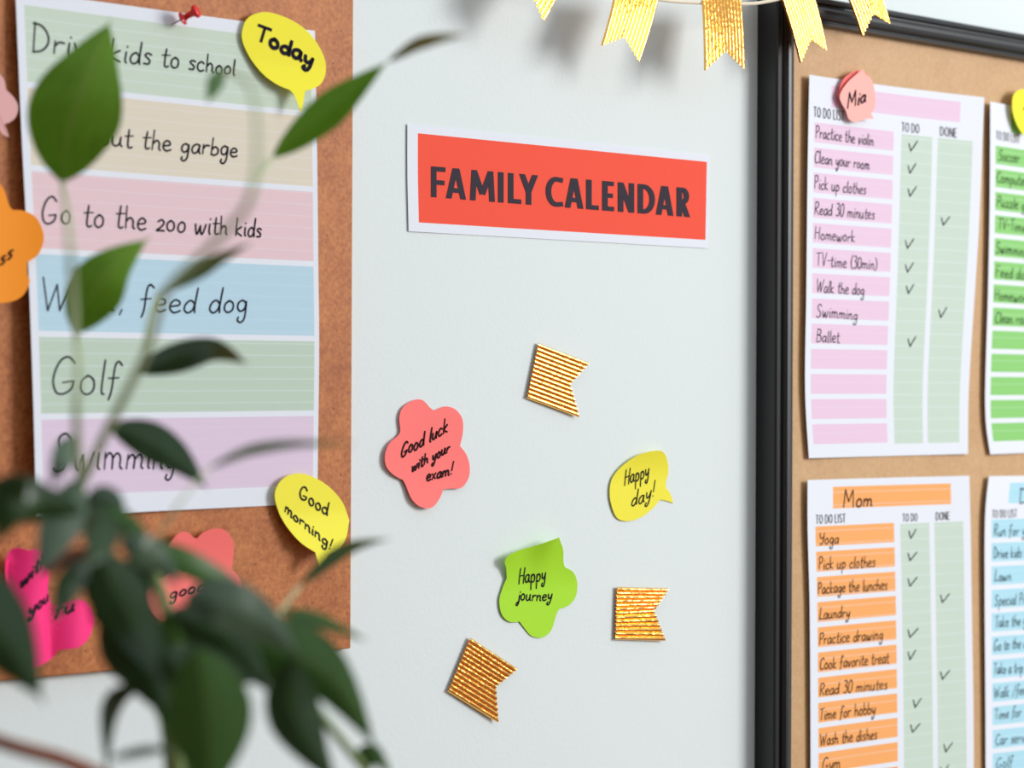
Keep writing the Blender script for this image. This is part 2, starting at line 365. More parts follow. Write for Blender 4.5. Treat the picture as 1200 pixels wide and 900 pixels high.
def type_caps(surf, txt, p0, p1, h0, h1, parent, half=9, boxes=None, gap=9):
    """printed condensed capitals between two baseline points"""
    named = boxes is not None
    if boxes is None:
        boxes = []; x = 0
        for ch in txt: boxes.append((x, x+CAPW[ch])); x += CAPW[ch]+gap
    x0, x1 = boxes[0][0], boxes[-1][1]
    q0 = surf.inv(*p0); q1 = surf.inv(*p1); ex = q1-q0; ey0 = surf.inv(p0[0], p0[1]-h0)-q0; ey1 = surf.inv(p1[0], p1[1]-h1)-q1
    V = []; Fc = []; E = []; sn = 0
    for ch, (a, b_) in zip(txt, boxes):
        for st in cap_strokes(ch, b_-a, half):
            sn += 1; P = [Vector(q) for q in st]; n = len(P); b = len(V)
            for i, pt in enumerate(P):
                t = (P[min(i+1, n-1)]-P[max(i-1, 0)]).normalized(); nn = Vector((-t.y, t.x))
                k = half*(.85+.15*abs(t.y))
                for sg in (1, -1):
                    g = pt+nn*k*sg
                    if n == 2 and abs(t.y) > .7 and min(abs(pt.y), abs(pt.y-98)) < 2:      # square foot and head on slanting strokes
                        tgt = 0 if pt.y < 50 else 98; g = g+t*((tgt-g.y)/t.y)
                    tt = (a+g.x-x0)/(x1-x0)
                    if named: ra = (3560-p1[0])/(3560-p0[0]); tt = tt*ra/(1-tt*(1-ra))     # wall distance from spacing in the picture
                    ey = ey0*(1-tt)+ey1*tt
                    V.append(q0+ex*tt+ey*(g.y/98)); E.append(.0003+.000012*(sn % 4))
            for i in range(n-1): Fc.append((b+2*i, b+2*i+1, b+2*i+3, b+2*i+2))
    return reparent(link('printed_heading', [surf.pos(q, e) for q, e in zip(V, E)], Fc, MTYPE), parent)
def type_on(surf, items, name, m, parent):
    for txt, p0, p1, h in items: type_caps(surf, txt, p0, p1, h, h, parent, 5.0, None, 11)

# ------------------------------------------------------------------ boards
LB = .006          # face of the brown board, out of the wall
xr = W(413, 400, LB).x; zb_ = W(411, 760, LB).z
v, f = boxmesh(xr-.62, xr, -LB, -.001, zb_, zb_+.9)
o = link('brown_board', v, f, MB1); bevel(o, .0008, 1)
tag(recentre(o, (xr-.31, 0, zb_)), 'large unframed reddish-brown hardboard panel at the left, behind the plant', 'board')

FD = .021; FB = .011; FW = .021      # frame depth, board face, frame width
xo = W(886, 450, 0).x; xi = xo+FW
zt_in = W(1080, 48.5, FD).z; zt = zt_in+FW
xR = xo+1.0; zB = zt-.72
rb = empty('framed_board', (xo+.5, 0, zB))
v, f = boxmesh(xo+.008, xR-.008, -FB, -.002, zB+.008, zt-.008)
reparent(link('board_panel', v, f, MB2), rb)
# moulding profile: (inwards across the width, out of the wall)
prof = [(0, 0), (0, FD-.003), (.0008, FD-.001), (.003, FD-.0003), (.0045, FD-.0008), (.0055, FD-.0028), (.0065, FD-.0028), (.0075, FD-.0005),
        (.010, FD+.0014), (.0125, FD+.0018), (.015, FD+.0010), (.0165, FD-.0012), (.0172, FD-.003), (.0182, FD-.0032), (.019, FD-.0022), (.0202, FD-.0024), (FW, FD-.0045), (FW, 0.001)]
def rail(name, a, b, inward):
    """mitred rail from corner a to corner b; inward = unit vector into the frame"""
    V = []; Fc = []; d = (b-a).normalized()
    for P0, s in ((a, 1), (b, -1)):
        for (wd, dp) in prof: V.append(P0+inward*wd+d*s*wd+Vector((0, -dp, 0)))
    n = len(prof)
    for i in range(n-1): Fc.append((i, i+1, n+i+1, n+i))
    Fc.append((n-1, 0, n, 2*n-1))
    Fc.append(tuple(range(n))); Fc.append(tuple(n+i for i in range(n))[::-1])
    return reparent(link(name, V, Fc, MBLACK), rb)
TLc, TRc, BLc, BRc = Vector((xo, 0, zt)), Vector((xR, 0, zt)), Vector((xo, 0, zB)), Vector((xR, 0, zB))
rail('frame_rail', BLc, TLc, Vector((1, 0, 0))); rail('frame_rail', TLc, TRc, Vector((0, 0, -1)))
rail('frame_rail', TRc, BRc, Vector((-1, 0, 0))); rail('frame_rail', BRc, BLc, Vector((0, 0, 1)))
tag(rb, 'tan pin board in a moulded glossy black frame at the right', 'board')

# ------------------------------------------------------------------ sheets of paper
def smooth01(t): t = max(0, min(1, t)); return t*t*(3-2*t)
class Sheet(Surf):
    """left and right edges as pixel polylines top to bottom; lf(u,v) = lift"""
    def __init__(s, left, right, lf, ref):
        # reference rectangle for u,v of a point (x,z)
        s.x0 = W(*ref[0], .012).x; s.x1 = W(*ref[1], .012).x; s.zt = W(*ref[0], .012).z; s.zb = W(ref[0][0], ref[2], .012).z
        s.lf = lf
        super().__init__(lambda x, z: lf((x-s.x0)/(s.x1-s.x0), (s.zt-z)/(s.zt-s.zb)))
        s.L = catmull([s.inv(*p) for p in left], 8); s.R = catmull([s.inv(*p) for p in right], 8)
    def edge(s, E, v):
        z0 = E[0].y; z1 = E[-1].y; z = z0+(z1-z0)*v
        for a, b in zip(E, E[1:]):
            if (a.y-z)*(b.y-z) <= 1e-12 and a.y != b.y:
                t = (z-a.y)/(b.y-a.y); return a+(b-a)*t
        return E[-1] if v > .5 else E[0]
    def q(s, u, v):
        a = s.edge(s.L, v); b = s.edge(s.R, v); return a+(b-a)*u
def make_sheet(name, sh, cells, mats, label, cat='paper', nu=24, nv=34, group=None):
    """cells: (u0,u1,v0,v1,material index)"""
    us = sorted(set([round(i/nu, 5) for i in range(nu+1)]+[c[k] for c in cells for k in (0, 1)]))
    vs = sorted(set([round(i/nv, 5) for i in range(nv+1)]+[c[k] for c in cells for k in (2, 3)]))
    V = []; UV = []; Fc = []; fm = []
    for vv in vs:
        for uu in us: V.append(sh.pos(sh.q(uu, vv))); UV.append((uu, vv))
    n = len(us)
    for j in range(len(vs)-1):
        for i in range(n-1):
            Fc.append((j*n+i, (j+1)*n+i, (j+1)*n+i+1, j*n+i+1))
            cu = (us[i]+us[i+1])/2; cv = (vs[j]+vs[j+1])/2; mi = 0
            for c in cells:
                if c[0] < cu < c[1] and c[2] < cv < c[3]: mi = c[4]; break
            fm.append(mi)
    o = link(name, V, Fc, mats, None, True, fm, UV, solid=.00018, off=-1)
    c = sh.pos(sh.q(.5, 1)); recentre(o, c); tag(o, label, cat, group)
    return o
# the big colour-band list on the brown board
def lf_left(u, v): return LB+.0012+.011*max(0, 1-u)**2.5*(.35+.65*min(1, max(0, v)))+.0015*math.sin(v*5)*u*u*.5
big = Sheet([(18, -12), (25, 150), (33, 307), (39, 470), (42.5, 606.5)], [(369, 36), (371.5, 170), (373, 308), (374, 420), (372, 590)], lf_left, [(18, -12), (372, 0), 606])
cells = [(.025, .982, round(.026+.1577*k, 5), round(.172+.1577*k, 5), k+1) for k in range(6)]
bigo = make_sheet('chore_list', big, cells, [MWHITE]+MROW, 'large white sheet with six pastel bands of handwritten chores, on the brown board', 'paper')
pen = Pen(big)
pen.write('Drive kids to school', (36, 60), (276, 88), 34, 19, .00085)
pen.write('Take out the garbge', (42, 163), (279, 184), 27, 21, .00085)
pen.write('Go to the zoo with kids', (47, 261), (307, 278), 34, 21, .00085)
pen.write('Walk, feed dog', (46, 365), (291, 366), 38, 28, .00085)
pen.write('Golf', (58, 461), (141, 462), 48, 38, .00085)
pen.write('Swimming', (59, 552), (206, 549), 46, 30, .00085)
pen.build('handwriting', MINK, bigo)

rows = [(round(.122+.0658*k, 5), round(.174+.0658*k, 5)) for k in range(13)]
def todo_cells(d=0): return [(.13+d, .868+d*.6, .02, .077, 1)]+[(.034+d*.5, .492+d*1.4, a, b, 1) for a, b in rows]+[(.535+d*1.2, .715+d*1.2, .126, .968, 2), (.745+d*1.2, .945+d*.4, .126, .968, 2)]
def lf_right(k=1.0, c0=.0036):
    return lambda u, v: FB+.0012+k*c0*abs(2*min(1.2, max(-.2, u))-1)**2.2*(1-.35*v)
HEAD = lambda a, b, c: [('TO DO LIST', a[0], a[1], a[2]), ('TO DO', b[0], b[1], b[2]), ('DONE', c[0], c[1], c[2])]
# first sheet, pink
s1 = Sheet([(948.5, 87.5), (946.5, 200), (945, 340), (943.5, 455), (948, 537)], [(1153.5, 114), (1147, 270), (1138, 410), (1135, 470), (1134.5, 532)], lf_right(1), [(948, 88), (1145, 0), 537])
o1 = make_sheet('paper_sheet', s1, todo_cells(), [MWHITE, MPINK, MSAGE], 'pink-striped to-do sheet under the Mia note, upper left inside the black frame', 'paper')
type_on(s1, HEAD(((953.5, 136.8), (989, 142), 12), ((1056.5, 154), (1077, 156.5), 11), ((1101.5, 159), (1121, 161.5), 11)), 'printed_heading', MTYPE, o1)
p = Pen(s1)
for t, a, b in (('Practice the violin', (955.5, 161), (1024, 171)), ('Clean your room', (954, 190.5), (1019, 199)), ('Pick up clothes', (954, 221), (1015, 228)),
                ('Read 30 minutes', (954, 251), (1025, 257)), ('Homework', (954, 280), (1002, 284)), ('TV-time (30min)', (956, 311), (1028, 316)),
                ('Walk the dog', (956, 342), (1013, 346)), ('Swimming', (956, 371), (1005, 375)), ('Ballet', (956, 400), (984, 402))):
    p.write(t, a, b, 15, 14, .00058)
p.build('handwriting', MINK, o1)
p = Pen(s1)
for a, b in ((1069, 171), (1068, 197), (1068, 224), (1107, 258), (1065, 285), (1065, 313), (1066, 338), (1104, 366), (1068, 400)): p.tick(a, b)
p.build('tick_mark', MINK, o1)
# second sheet, green, runs out of the picture
s2 = Sheet([(1160.5, 119), (1160, 230), (1158, 340), (1154.5, 475), (1160.5, 532.5)], [(1352, 150), (1346, 270), (1338, 410), (1334, 470), (1333, 526)], lf_right(1), [(1158, 119), (1340, 0), 532])
o2 = make_sheet('paper_sheet', s2, todo_cells(), [MWHITE, MGREEN, MSAGE], 'green-striped to-do sheet, upper right inside the black frame, under the yellow note', 'paper')
type_on(s2, [('TO DO LIST', (1167, 163.5), (1194.5, 168), 10.5)], 'printed_heading', MTYPE, o2)
p = Pen(s2)
for t, a, b in (('Soccer', (1169.5, 188), (1195, 191)), ('Computer', (1167.5, 213), (1204, 218)), ('Puzzle games', (1167.5, 241.5), (1222, 249)),
                ('TV-Time', (1169, 268), (1202, 272)), ('Swimming', (1166.5, 296), (1205, 301)), ('Feed dog', (1166.5, 324), (1206, 328)),
                ('Homework', (1165, 351), (1207, 355)), ('Clean room', (1165.5, 378), (1210, 381))):
    p.write(t, a, b, 13, 13, .00055)
p.build('handwriting', MINK, o2)
# third sheet, orange
s3 = Sheet([(946.5, 562.5), (946.5, 620), (949, 720), (950, 900), (950, 1013)], [(1136, 557.5), (1137.5, 620), (1139, 720), (1141, 850), (1141, 978)], lf_right(.8), [(947, 562), (1140, 0), 1010])
o3 = make_sheet('paper_sheet', s3, todo_cells(.026), [MWHITE, MORANGE, MSAGE], 'orange-striped to-do sheet headed Mom, lower left inside the black frame', 'paper')
type_on(s3, HEAD(((956, 614), (990.5, 612.3), 10.5), ((1057.5, 611.5), (1075, 610.7), 9.5), ((1096.5, 609.8), (1112.5, 609), 9.5)), 'printed_heading', MTYPE, o3)
p = Pen(s3)
p.write('Mom', (987, 594), (1023, 593), 20, 18, .0010)
for t, a, b in (('Yoga', (959.5, 637.5), (983, 637)), ('Pick up clothes', (959, 667.5), (1026, 664)), ('Package the lunches', (958, 696), (1040, 691)),
                ('Laundry', (959.5, 726), (996, 723)), ('Practice drawing', (959.5, 755.5), (1035, 749)), ('Cook favorite treat', (960, 784.5), (1042, 777)),
                ('Read 30 minutes', (960, 815), (1040, 807.5)), ('Time for hobby', (959.5, 844), (1026, 836)), ('Wash the dishes', (960, 874), (1028, 866)), ('Gym', (963, 902), (985, 900))):
    p.write(t, a, b, 14, 14, .00062)
p.build('handwriting', MINKB, o3)
p = Pen(s3)
for a, b in ((1069, 625), (1068, 651), (1068, 681), (1106, 700), (1068, 741), (1068, 767), (1106, 790), (1074, 823), (1071, 852), (1110, 875), (1106, 902)): p.tick(a, b)
p.build('tick_mark', MINK, o3)
# fourth sheet, blue
s4 = Sheet([(1159, 558), (1154.5, 605), (1154, 700), (1155, 850), (1155, 976)], [(1330, 556), (1333, 620), (1335, 720), (1337, 850), (1337, 952)], lf_right(.8), [(1156, 558), (1335, 0), 976])
o4 = make_sheet('paper_sheet', s4, todo_cells(.02), [MWHITE, MBLUE, MSAGE], 'pale blue-striped to-do sheet, lower right inside the black frame', 'paper')
type_on(s4, [('TO DO LIST', (1162.5, 607), (1191.5, 606), 9.5)], 'printed_heading', MTYPE, o4)
p = Pen(s4)
p.write('D', (1193.5, 590), (1207, 589.5), 18, 18, .0009)
for t, a, b in (('Run for y', (1164, 628), (1202, 627)), ('Drive kids to', (1164, 654), (1207, 653)), ('Lawn', (1165, 681), (1185, 680.5)), ('Special Pr', (1165, 710), (1202, 708)),
                ('Take the g', (1165.5, 735.5), (1203, 732)), ('Go to the o', (1164, 762.5), (1203, 759)), ('Take a trip', (1164, 790), (1199, 788)), ('Walk /feed', (1164, 818), (1207, 813)),
                ('Time for', (1165, 843), (1197, 839.5)), ('Car serv', (1166, 873), (1201, 869)), ('Golf', (1167, 901), (1187, 898))):
    p.write(t, a, b, 13, 13, .00055)
p.build('handwriting', MINK, o4)
# the red heading on the wall
def lf_ban(u, v): return .0006+.0008*max(0, 1-u*4)**2
sb = Sheet([(477.5, 145), (477.5, 205), (479, 271)], [(832, 181.5), (831, 235), (830, 291)], lf_ban, [(477, 145), (831, 0), 271])
ob = make_sheet('heading_banner', sb, [(.031, .989, .078, .912, 1)], [MWHITE, MRED], 'red banner on white paper reading FAMILY CALENDAR, on the wall', 'paper', 20, 6)
type_caps(sb, 'FAMILY CALENDAR', (505, 230.8), (808.5, 254.6), 36, 34, ob, 8.7,
          [(232, 278), (280, 344), (357, 436), (446, 464), (478, 520), (514, 573), (575, 590), (598, 653), (659, 718), (727, 767), (778, 816), (828, 880), (891, 946), (949, 1005), (1015, 1058)])

# ------------------------------------------------------------------ sticky notes
def note(name, outline, m, lift, label, writing=(), cat='sticky note', ink=None, layers=1, wd=.0008, sharp=(), group=None, rings=9):
    """outline in photograph pixels; lift(s,t) with s,t = -1..1 across / up the note, added to nothing else"""
    P0 = [W(x, y, .01) for x, y in outline]
    xs = [q.x for q in P0]; zs = [q.z for q in P0]
    cx, cz = (min(xs)+max(xs))/2, (min(zs)+max(zs))/2; hx, hz = (max(xs)-min(xs))/2, (max(zs)-min(zs))/2
    sf = Surf(lambda x, z: lift(max(-1.3, min(1.3, (x-cx)/hx)), max(-1.3, min(1.3, (z-cz)/hz))))
    pts = [sf.inv(*q) for q in outline]
    if sharp:
        ring = []; n = len(pts)
        for i in range(n):
            a, b, c, d = pts[(i-1) % n], pts[i], pts[(i+1) % n], pts[(i+2) % n]
            if i in sharp: a = b
            if (i+1) % n in sharp: d = c
            for k in range(5):
                t = k/5; ring.append(.5*((2*b)+(c-a)*t+(2*a-5*b+4*c-d)*t*t+(3*b-a-3*c+d)*t*t*t))
    else: ring = catmull(pts, 5, True)
    cen = sum(ring, Vector((0, 0)))/len(ring); n = len(ring)
    V = [sf.pos(cen)]; Fc = []
    for r in range(1, rings+1):
        for q in ring: V.append(sf.pos(cen+(q-cen)*(r/rings)))
    for k in range(n): Fc.append((0, 1+k, 1+(k+1) % n))
    for r in range(rings-1):
        for k in range(n):
            a = 1+r*n+k; b = 1+r*n+(k+1) % n; Fc.append((a, a+n, b+n, b))
    # orient towards the room
    v0, v1, v2 = V[Fc[0][0]], V[Fc[0][1]], V[Fc[0][2]]
    if (v1-v0).cross(v2-v0).y > 0: Fc = [tuple(reversed(t)) for t in Fc]
    o = link(name, V, Fc, m, None, True, solid=.0002*layers, off=-1)
    c = sf.pos(cen); recentre(o, (c.x, c.y, c.z)); tag(o, label, cat, group)
    if writing:
        pn = Pen(sf)
        for wt in writing: pn.write(wt[0], wt[1], wt[2], wt[3], wd=wd, jit=.05, slant=.12)
        pn.build('handwriting', ink or MINK, o)
    return o
def sc_(pts, k, ox, oy): return [(x/k+ox, y/k+oy) for x, y in pts]
Z = 1200/420
note('speech_note', sc_([(810,125),(813,95),(825,66),(850,48),(890,40),(935,50),(985,72),(1030,105),(1065,150),(1088,200),(1090,245),(1075,280),(1045,298),(1022,304),(1016,340),(1010,378),(1000,355),(985,318),(970,301),(930,284),(885,252),(845,205),(820,160)], Z, 0, 0), MYEL,
     lambda s, t: LB+.004+.006*max(0, -t)**1.5+.002*(s+1), 'yellow speech-bubble note reading Today, top right corner of the big list',
     [('Today', (299, 46), (367, 79), 20)], wd=.0019, sharp=(13, 15, 18))
note('speech_note', [(x/Z, y/Z+300) for x, y in [(920,805),(933,762),(965,735),(1010,728),(1060,745),(1110,780),(1150,830),(1168,880)]]+
     [(x/Z, y/Z+585) for x, y in [(1168,80),(1160,125),(1138,162),(1098,186),(1087,210),(1075,238),(1066,215),(1056,178),(1010,148),(970,105),(936,50)]], MYEL2,
     lambda s, t: LB+.002+.010*max(0, -t+.2)**1.4+.003*(1-s)*.5, 'yellow speech-bubble note reading Good morning, low on the brown board',
     [('Good', (350, 582), (385, 606), 17), ('morning!', (333, 598), (389, 645), 14)], wd=.0009, sharp=(11, 13, 15))
note('flower_note', sc_([(140,300),(137,255),(150,220),(185,197),(215,197),(240,222),(255,232),(290,218),(325,228),(348,260),(350,305),(340,350),(362,380),(373,420),(368,460),(345,490),(310,493),(285,495),(270,530),(245,557),(210,555),(180,530),(160,485),(150,465),(115,445),(92,415),(90,375),(105,340),(130,318)], Z, 420, 400), MCORAL,
     lambda s, t: .0012+.0022*max(0, -s)**1.5+.0025*max(0, -t)**2, 'coral flower-shaped note on the white wall wishing good luck in an exam',
     [('Good luck', (469, 537), (525, 506), 16), ('with your', (482, 553), (527, 529), 13), ('exam!', (499, 564), (531, 556), 14)], ink=MINKB, wd=.0010, sharp=(6, 11, 17, 23))
note('speech_note', sc_([(845,540),(842,490),(855,450),(890,412),(940,380),(990,367),(1020,370),(1035,400),(1038,440),(1030,470),(1030,490),(1045,510),(1055,542),(1035,535),(1010,530),(985,560),(945,590),(900,602),(865,590)], Z, 420, 400), MYEL2,
     lambda s, t: .0008+.004*max(0, t)**2+.001*max(0, -s), 'small yellow speech-bubble note reading Happy day, alone on the white wall',
     [('Happy', (731, 569), (761, 558), 18), ('day!', (739, 595), (768, 581), 18)], wd=.0008, sharp=(10, 12, 14))
note('flower_note', sc_([(490,110),(500,90),(530,75),(590,57),(635,42),(672,28),(685,65),(687,110),(692,128),(720,145),(733,180),(728,225),(705,255),(672,268),(662,290),(645,340),(615,363),(580,358),(555,330),(540,310),(505,310),(480,285),(472,240),(482,200),(497,165),(495,130)], Z, 420, 620), MLIME,
     lambda s, t: .0008+.0085*max(0, t+.1)**2*(1+.15*math.sin(s*6))+.001*max(0, -s), 'lime green flower-shaped note reading Happy journey, its top curling off the wall',
     [('Happy', (607, 684), (640, 680), 18), ('journey', (605, 704), (647, 703), 14)], wd=.0008, sharp=(1, 5, 8, 13, 19, 24))
note('flower_note', [(0,216),(6,226),(11,241),(15,246),(28,247),(42,254.5),(50,270),(51,283),(45,298),(36,305),(32,307),(32,321),(35,330),(28,345),(15,353),(-6,355),(-22,350),(-32,334),(-50,330),(-66,310),(-66,284),(-55,266),(-46,262),(-46,240),(-32,217),(-14,207)], MORG,
     lambda s, t: LB+.010+.004*max(0, s)**2, 'bright orange flower note at the left edge, overlapping the big list',
     [('ss', (-1, 312), (15, 301), 15)], ink=MINKB, wd=.0009, sharp=(3, 10, 17, 22), layers=3)
note('cloud_note', [(-2,86),(5,94),(7,105),(16,114),(21,124),(19,136),(12,143),(5,145),(6,152),(11,161),(3,157),(-3,148),(-18,150),(-34,142),(-38,126),(-34,108),(-22,98),(-16,86)], MLP,
     lambda s, t: LB+.005+.003*max(0, s), 'pale pink cloud-shaped note at the left edge above the orange flower', sharp=(2, 7, 9, 11, 15))
note('flower_note', sc_([(18,240),(22,195),(45,165),(75,165),(95,172),(125,168),(150,200),(165,250),(160,300),(178,355),(210,368),(250,340),(280,340),(305,370),(315,410),(300,460),(265,495),(225,502),(195,505),(170,535),(140,555),(110,568),(80,560),(50,530),(38,495),(50,470),(70,440),(70,390),(50,340),(25,290)], Z, 0, 585), MMAG,
     lambda s, t: LB+.004+.008*abs(math.sin(s*3.2))*.7+.004*max(0, t)**2, 'hot magenta flower note at the bottom left of the brown board',
     [('with', (23, 690), (52, 660), 15), ('you', (33, 722), (57, 702), 15), ('fu', (62, 724), (88, 714), 15)], wd=.0010, sharp=(4, 10, 18, 25))
note('flower_note', sc_([(555,180),(570,145),(600,115),(625,110),(650,128),(660,132),(680,112),(720,98),(755,105),(780,140),(782,185),(775,235),(800,260),(810,300),(790,350),(750,380),(700,370),(660,385),(620,405),(585,388),(560,402),(540,408),(515,385),(492,345),(495,300),(520,268),(550,262),(568,240),(552,215)], Z, 0, 585), MCORAL,
     lambda s, t: LB+.002+.004*max(0, t)**1.5+.004*max(0, -s)**1.5, 'coral flower note low on the brown board, half hidden by leaves',
     [('have a', (208, 668), (240, 672), 13), ('good', (198, 702), (241, 690), 13)], wd=.0009, sharp=(5, 11, 20, 27))
# the two notes clipped over the pink sheet
k = 3.6
note('flower_note', sc_([(404,405),(408,380),(418,350),(434,325),(462,306),(500,296),(530,320),(540,360),(530,410),(500,440),(460,450),(425,435)], k, 870, 0), MCORAL,
     lambda s, t: FB+.0065, 'coral note peeking out behind the pale pink Mia note', sharp=())
note('speech_note', sc_([(508,292),(520,312),(545,335),(558,380),(562,430),(555,462),(543,480),(556,501),(530,500),(500,508),(470,514),(448,500),(436,465),(416,430),(412,398),(440,352),(478,316)], k, 870, 0), MPEACH,
     lambda s, t: FB+.0085+.0015*t, 'pale pink speech-bubble note reading Mia, at the top of the pink-striped sheet',
     [('Mia', (992, 127), (1015, 119), 17)], wd=.0013, sharp=(0, 6, 7, 8))
note('round_note', sc_([(382,150),(387,115),(402,97),(425,88),(460,95),(490,115),(502,150),(495,200),(470,250),(445,282),(425,274),(403,240),(387,195)], k, 1080, 80), MYEL,
     lambda s, t: FB+.0085, 'bright yellow note at the right edge, on top of the green-striped sheet',
     [('-', (1197, 134), (1204, 131), 12)], wd=.0012)

# ------------------------------------------------------------------ red push pin
T = W(200, 29.5, LB+.0015); H = W(232, 12, .0225); ax = (H-T); Lp = ax.length
pin = empty('push_pin', T)
def lathe(prof, name, m, parent, seg=20):
    q = ax.normalized(); a = q.cross(Vector((0, 0, 1))).normalized(); b = q.cross(a); V = []; Fc = []
    for t, r in prof:
        for i in range(seg):
            an = 2*math.pi*i/seg; V.append(T+q*(t*Lp)+(a*math.cos(an)+b*math.sin(an))*r)
    for j in range(len(prof)-1):
        for i in range(seg): Fc.append((j*seg+i, j*seg+(i+1) % seg, (j+1)*seg+(i+1) % seg, (j+1)*seg+i))
    Fc.append(tuple(range(seg))[::-1]); Fc.append(tuple((len(prof)-1)*seg+i for i in range(seg)))
    return reparent(link(name, V, Fc, m, None, True), parent)
lathe([(0, .0001), (.06, .0005), (.5, .0005)], 'needle', MSTEEL, pin)
lathe([(.40, .001), (.41, .0036), (.44, .0041), (.47, .0037), (.49, .0022), (.6, .0017), (.78, .002), (.84, .0027), (.87, .0038), (.92, .0041), (.98, .0038), (1, .0032)], 'pin_head', MPINR, pin)
tag(pin, 'red push pin stuck through the top edge of the big list', 'push pin')

# ------------------------------------------------------------------ gold foil flags
def flag_mesh(P0, P1, T0, Nn, T1, lift, bn=.5, ridges=13, amp=.0011, sway=0.0, seed=1):
    """P0-P1 straight end, T0/T1 tail tips, Nn notch (photograph pixels at their lift)"""
    l0, l1 = lift
    A, B = W(*P0, l0), W(*P1, l0); t0, nn, t1 = W(*T0, l1), W(*Nn, l1), W(*T1, l1)
    V = []; Fc = []; sub = 6; nb = ridges*sub; na = 22
    for i in range(nb+1):
        b = i/nb; s = A.lerp(B, b); e = t0.lerp(nn, b/bn) if b < bn else nn.lerp(t1, (b-bn)/(1-bn))
        ph = (i % sub)/sub; rid = (0, .75, 1, 1.04, 1, .75)[i % sub]
        for j in range(na+1):
            a = j/na; p = s.lerp(e, a)
            bow = sway*math.sin(a*math.pi)
            wr = noise.noise(Vector((b*9+seed, a*14, seed)))*amp*.14
            V.append(p+Vector((0, -rid*amp-bow+wr, 0)))
    for i in range(nb):
        for j in range(na):
            x = i*(na+1)+j; Fc.append((x, x+1, x+na+2, x+na+1))
    return V, Fc
def wall_flag(pts, label, seed):
    V, Fc = flag_mesh(*pts, (.0015, .0022), seed=seed, amp=.0013)
    o = link('gold_flag', V, Fc, MGOLD, solid=.0002, off=0)
    recentre(o, sum((Vector(q) for q in V), Vector())/len(V)); tag(o, label, 'flag', 'gold flags stuck on the wall')
    return o
wall_flag([(630,401.8),(616.7,466.5),(690,425),(667,450.5),(678,489)], 'ribbed gold foil flag on the wall, right under the red banner', 3)
wall_flag([(722,688),(720,749.5),(783,689.5),(765.5,716),(779,751)], 'ribbed gold foil flag stuck level on the wall, right of the lime green note', 5)
wall_flag([(550,746.7),(524,810),(606,783.5),(580,804.5),(582.8,846.5)], 'ribbed gold foil flag tilted on the wall below the lime green note', 8)
RL = .034
bt = empty('bunting_garland', W(850, 5, RL))
rope = catmull([W(x, y, RL) for x, y in [(480, -95), (560, -66), (640, -38), (700, -18), (770, -1), (824, 3.5), (872, 4.5), (900, 1.5), (960, -12), (1020, -26), (1100, -42), (1200, -70)]], 8)
v, f = tube(rope, .0013, 8); reparent(link('string', v, f, MROPE, None, True), bt)
for i, (pts, sw) in enumerate([([(627, -48), (668, -36), (599, -6), (620, -12), (637, 27)], .003), ([(722, -20), (774, -12), (704, 53.5), (731, 44), (749, 74)], .004),
                  ([(822, -2), (868, 0), (825, 83), (849, 60), (872, 82)], .002), ([(911, -14), (950, -16), (937, 74), (949, 46), (968.5, 60)], .003),
                  ([(981, -32), (1020, -38), (1009.6, 43), (1022, 16), (1043, 29)], .003)]):
    V, Fc = flag_mesh(*pts, (RL+.001, RL+(.006, .0045, .0095, .0042, .0075)[i]), sway=sw*.3, seed=i*3+11, ridges=12, amp=.0013)
    reparent(link('flag', V, Fc, MGOLD, solid=.0002, off=0), bt)
tag(bt, 'garland of ribbed gold foil flags on a white string along the top', 'garland')

# ------------------------------------------------------------------ the plant in front
px_root = at(215, 1150, .86)
base = Vector((px_root.x, px_root.y, 0))
plant = empty('potted_fig', base)
def pl(x, y, d): return at(x, y, .80+(d-.94)*.88)
def leaf(path, width, col, twist=0.0, fold=.25, n=14, tipk=.0):
    """path: (px,py,depth) from the leaf stalk to the tip; width in px; twist turns the blade edge-on (radians)"""
    P = catmull([pl(*q) for q in path], max(3, n//(len(path)-1))); m = len(P)
    wd = width/F*(sum(P, Vector())/m-CAM).dot(fw)/max(.25, math.cos(twist))
    view = (sum(P, Vector())/m-CAM).normalized()
    V = []; UV = []; Fc = []; nc = 6
    for i, p in enumerate(P):
        t = i/(m-1); tg = (P[min(i+1, m-1)]-P[max(i-1, 0)]).normalized()
        side = tg.cross(view).normalized(); nrm = side.cross(tg).normalized()
        side2 = side*math.cos(twist)+nrm*math.sin(twist); nr2 = side2.cross(tg).normalized()
        # ovate blade with a drawn-out drip tip
        w_ = math.sin(math.pi*min(1, t/.95)**.86)**1.05 if t < .95 else 0
        w_ = max(w_, .04*(1-t)+.012)*wd/2
        for j in range(nc+1):
            s = 2*j/nc-1
            V.append(p+side2*(s*w_)+nr2*(abs(s)*w_*fold+.02*w_*math.sin(t*22+s*3))); UV.append((s, t))
    for i in range(m-1):
        for j in range(nc):
            a = i*(nc+1)+j; Fc.append((a, a+1, a+nc+2, a+nc+1))
    o = link('leaf', V, Fc, LEAF[col], None, True, uvs=UV, solid=.0003, off=0)
    return reparent(o, plant)
def stem(path, r, m, name='stem'):
    P = catmull([pl(q[0], q[1], q[2]-(.13*math.sin(math.pi*k/(len(path)-1)) if m is MSTEMP and len(path) > 3 else 0)) for k, q in enumerate(path)], 6)
    n = len(P); R = [r[0]+(r[1]-r[0])*i/(n-1) for i in range(n)] if isinstance(r, tuple) else r
    v, f = tube(P, R, 8); return reparent(link(name, v, f, m, None, True), plant)
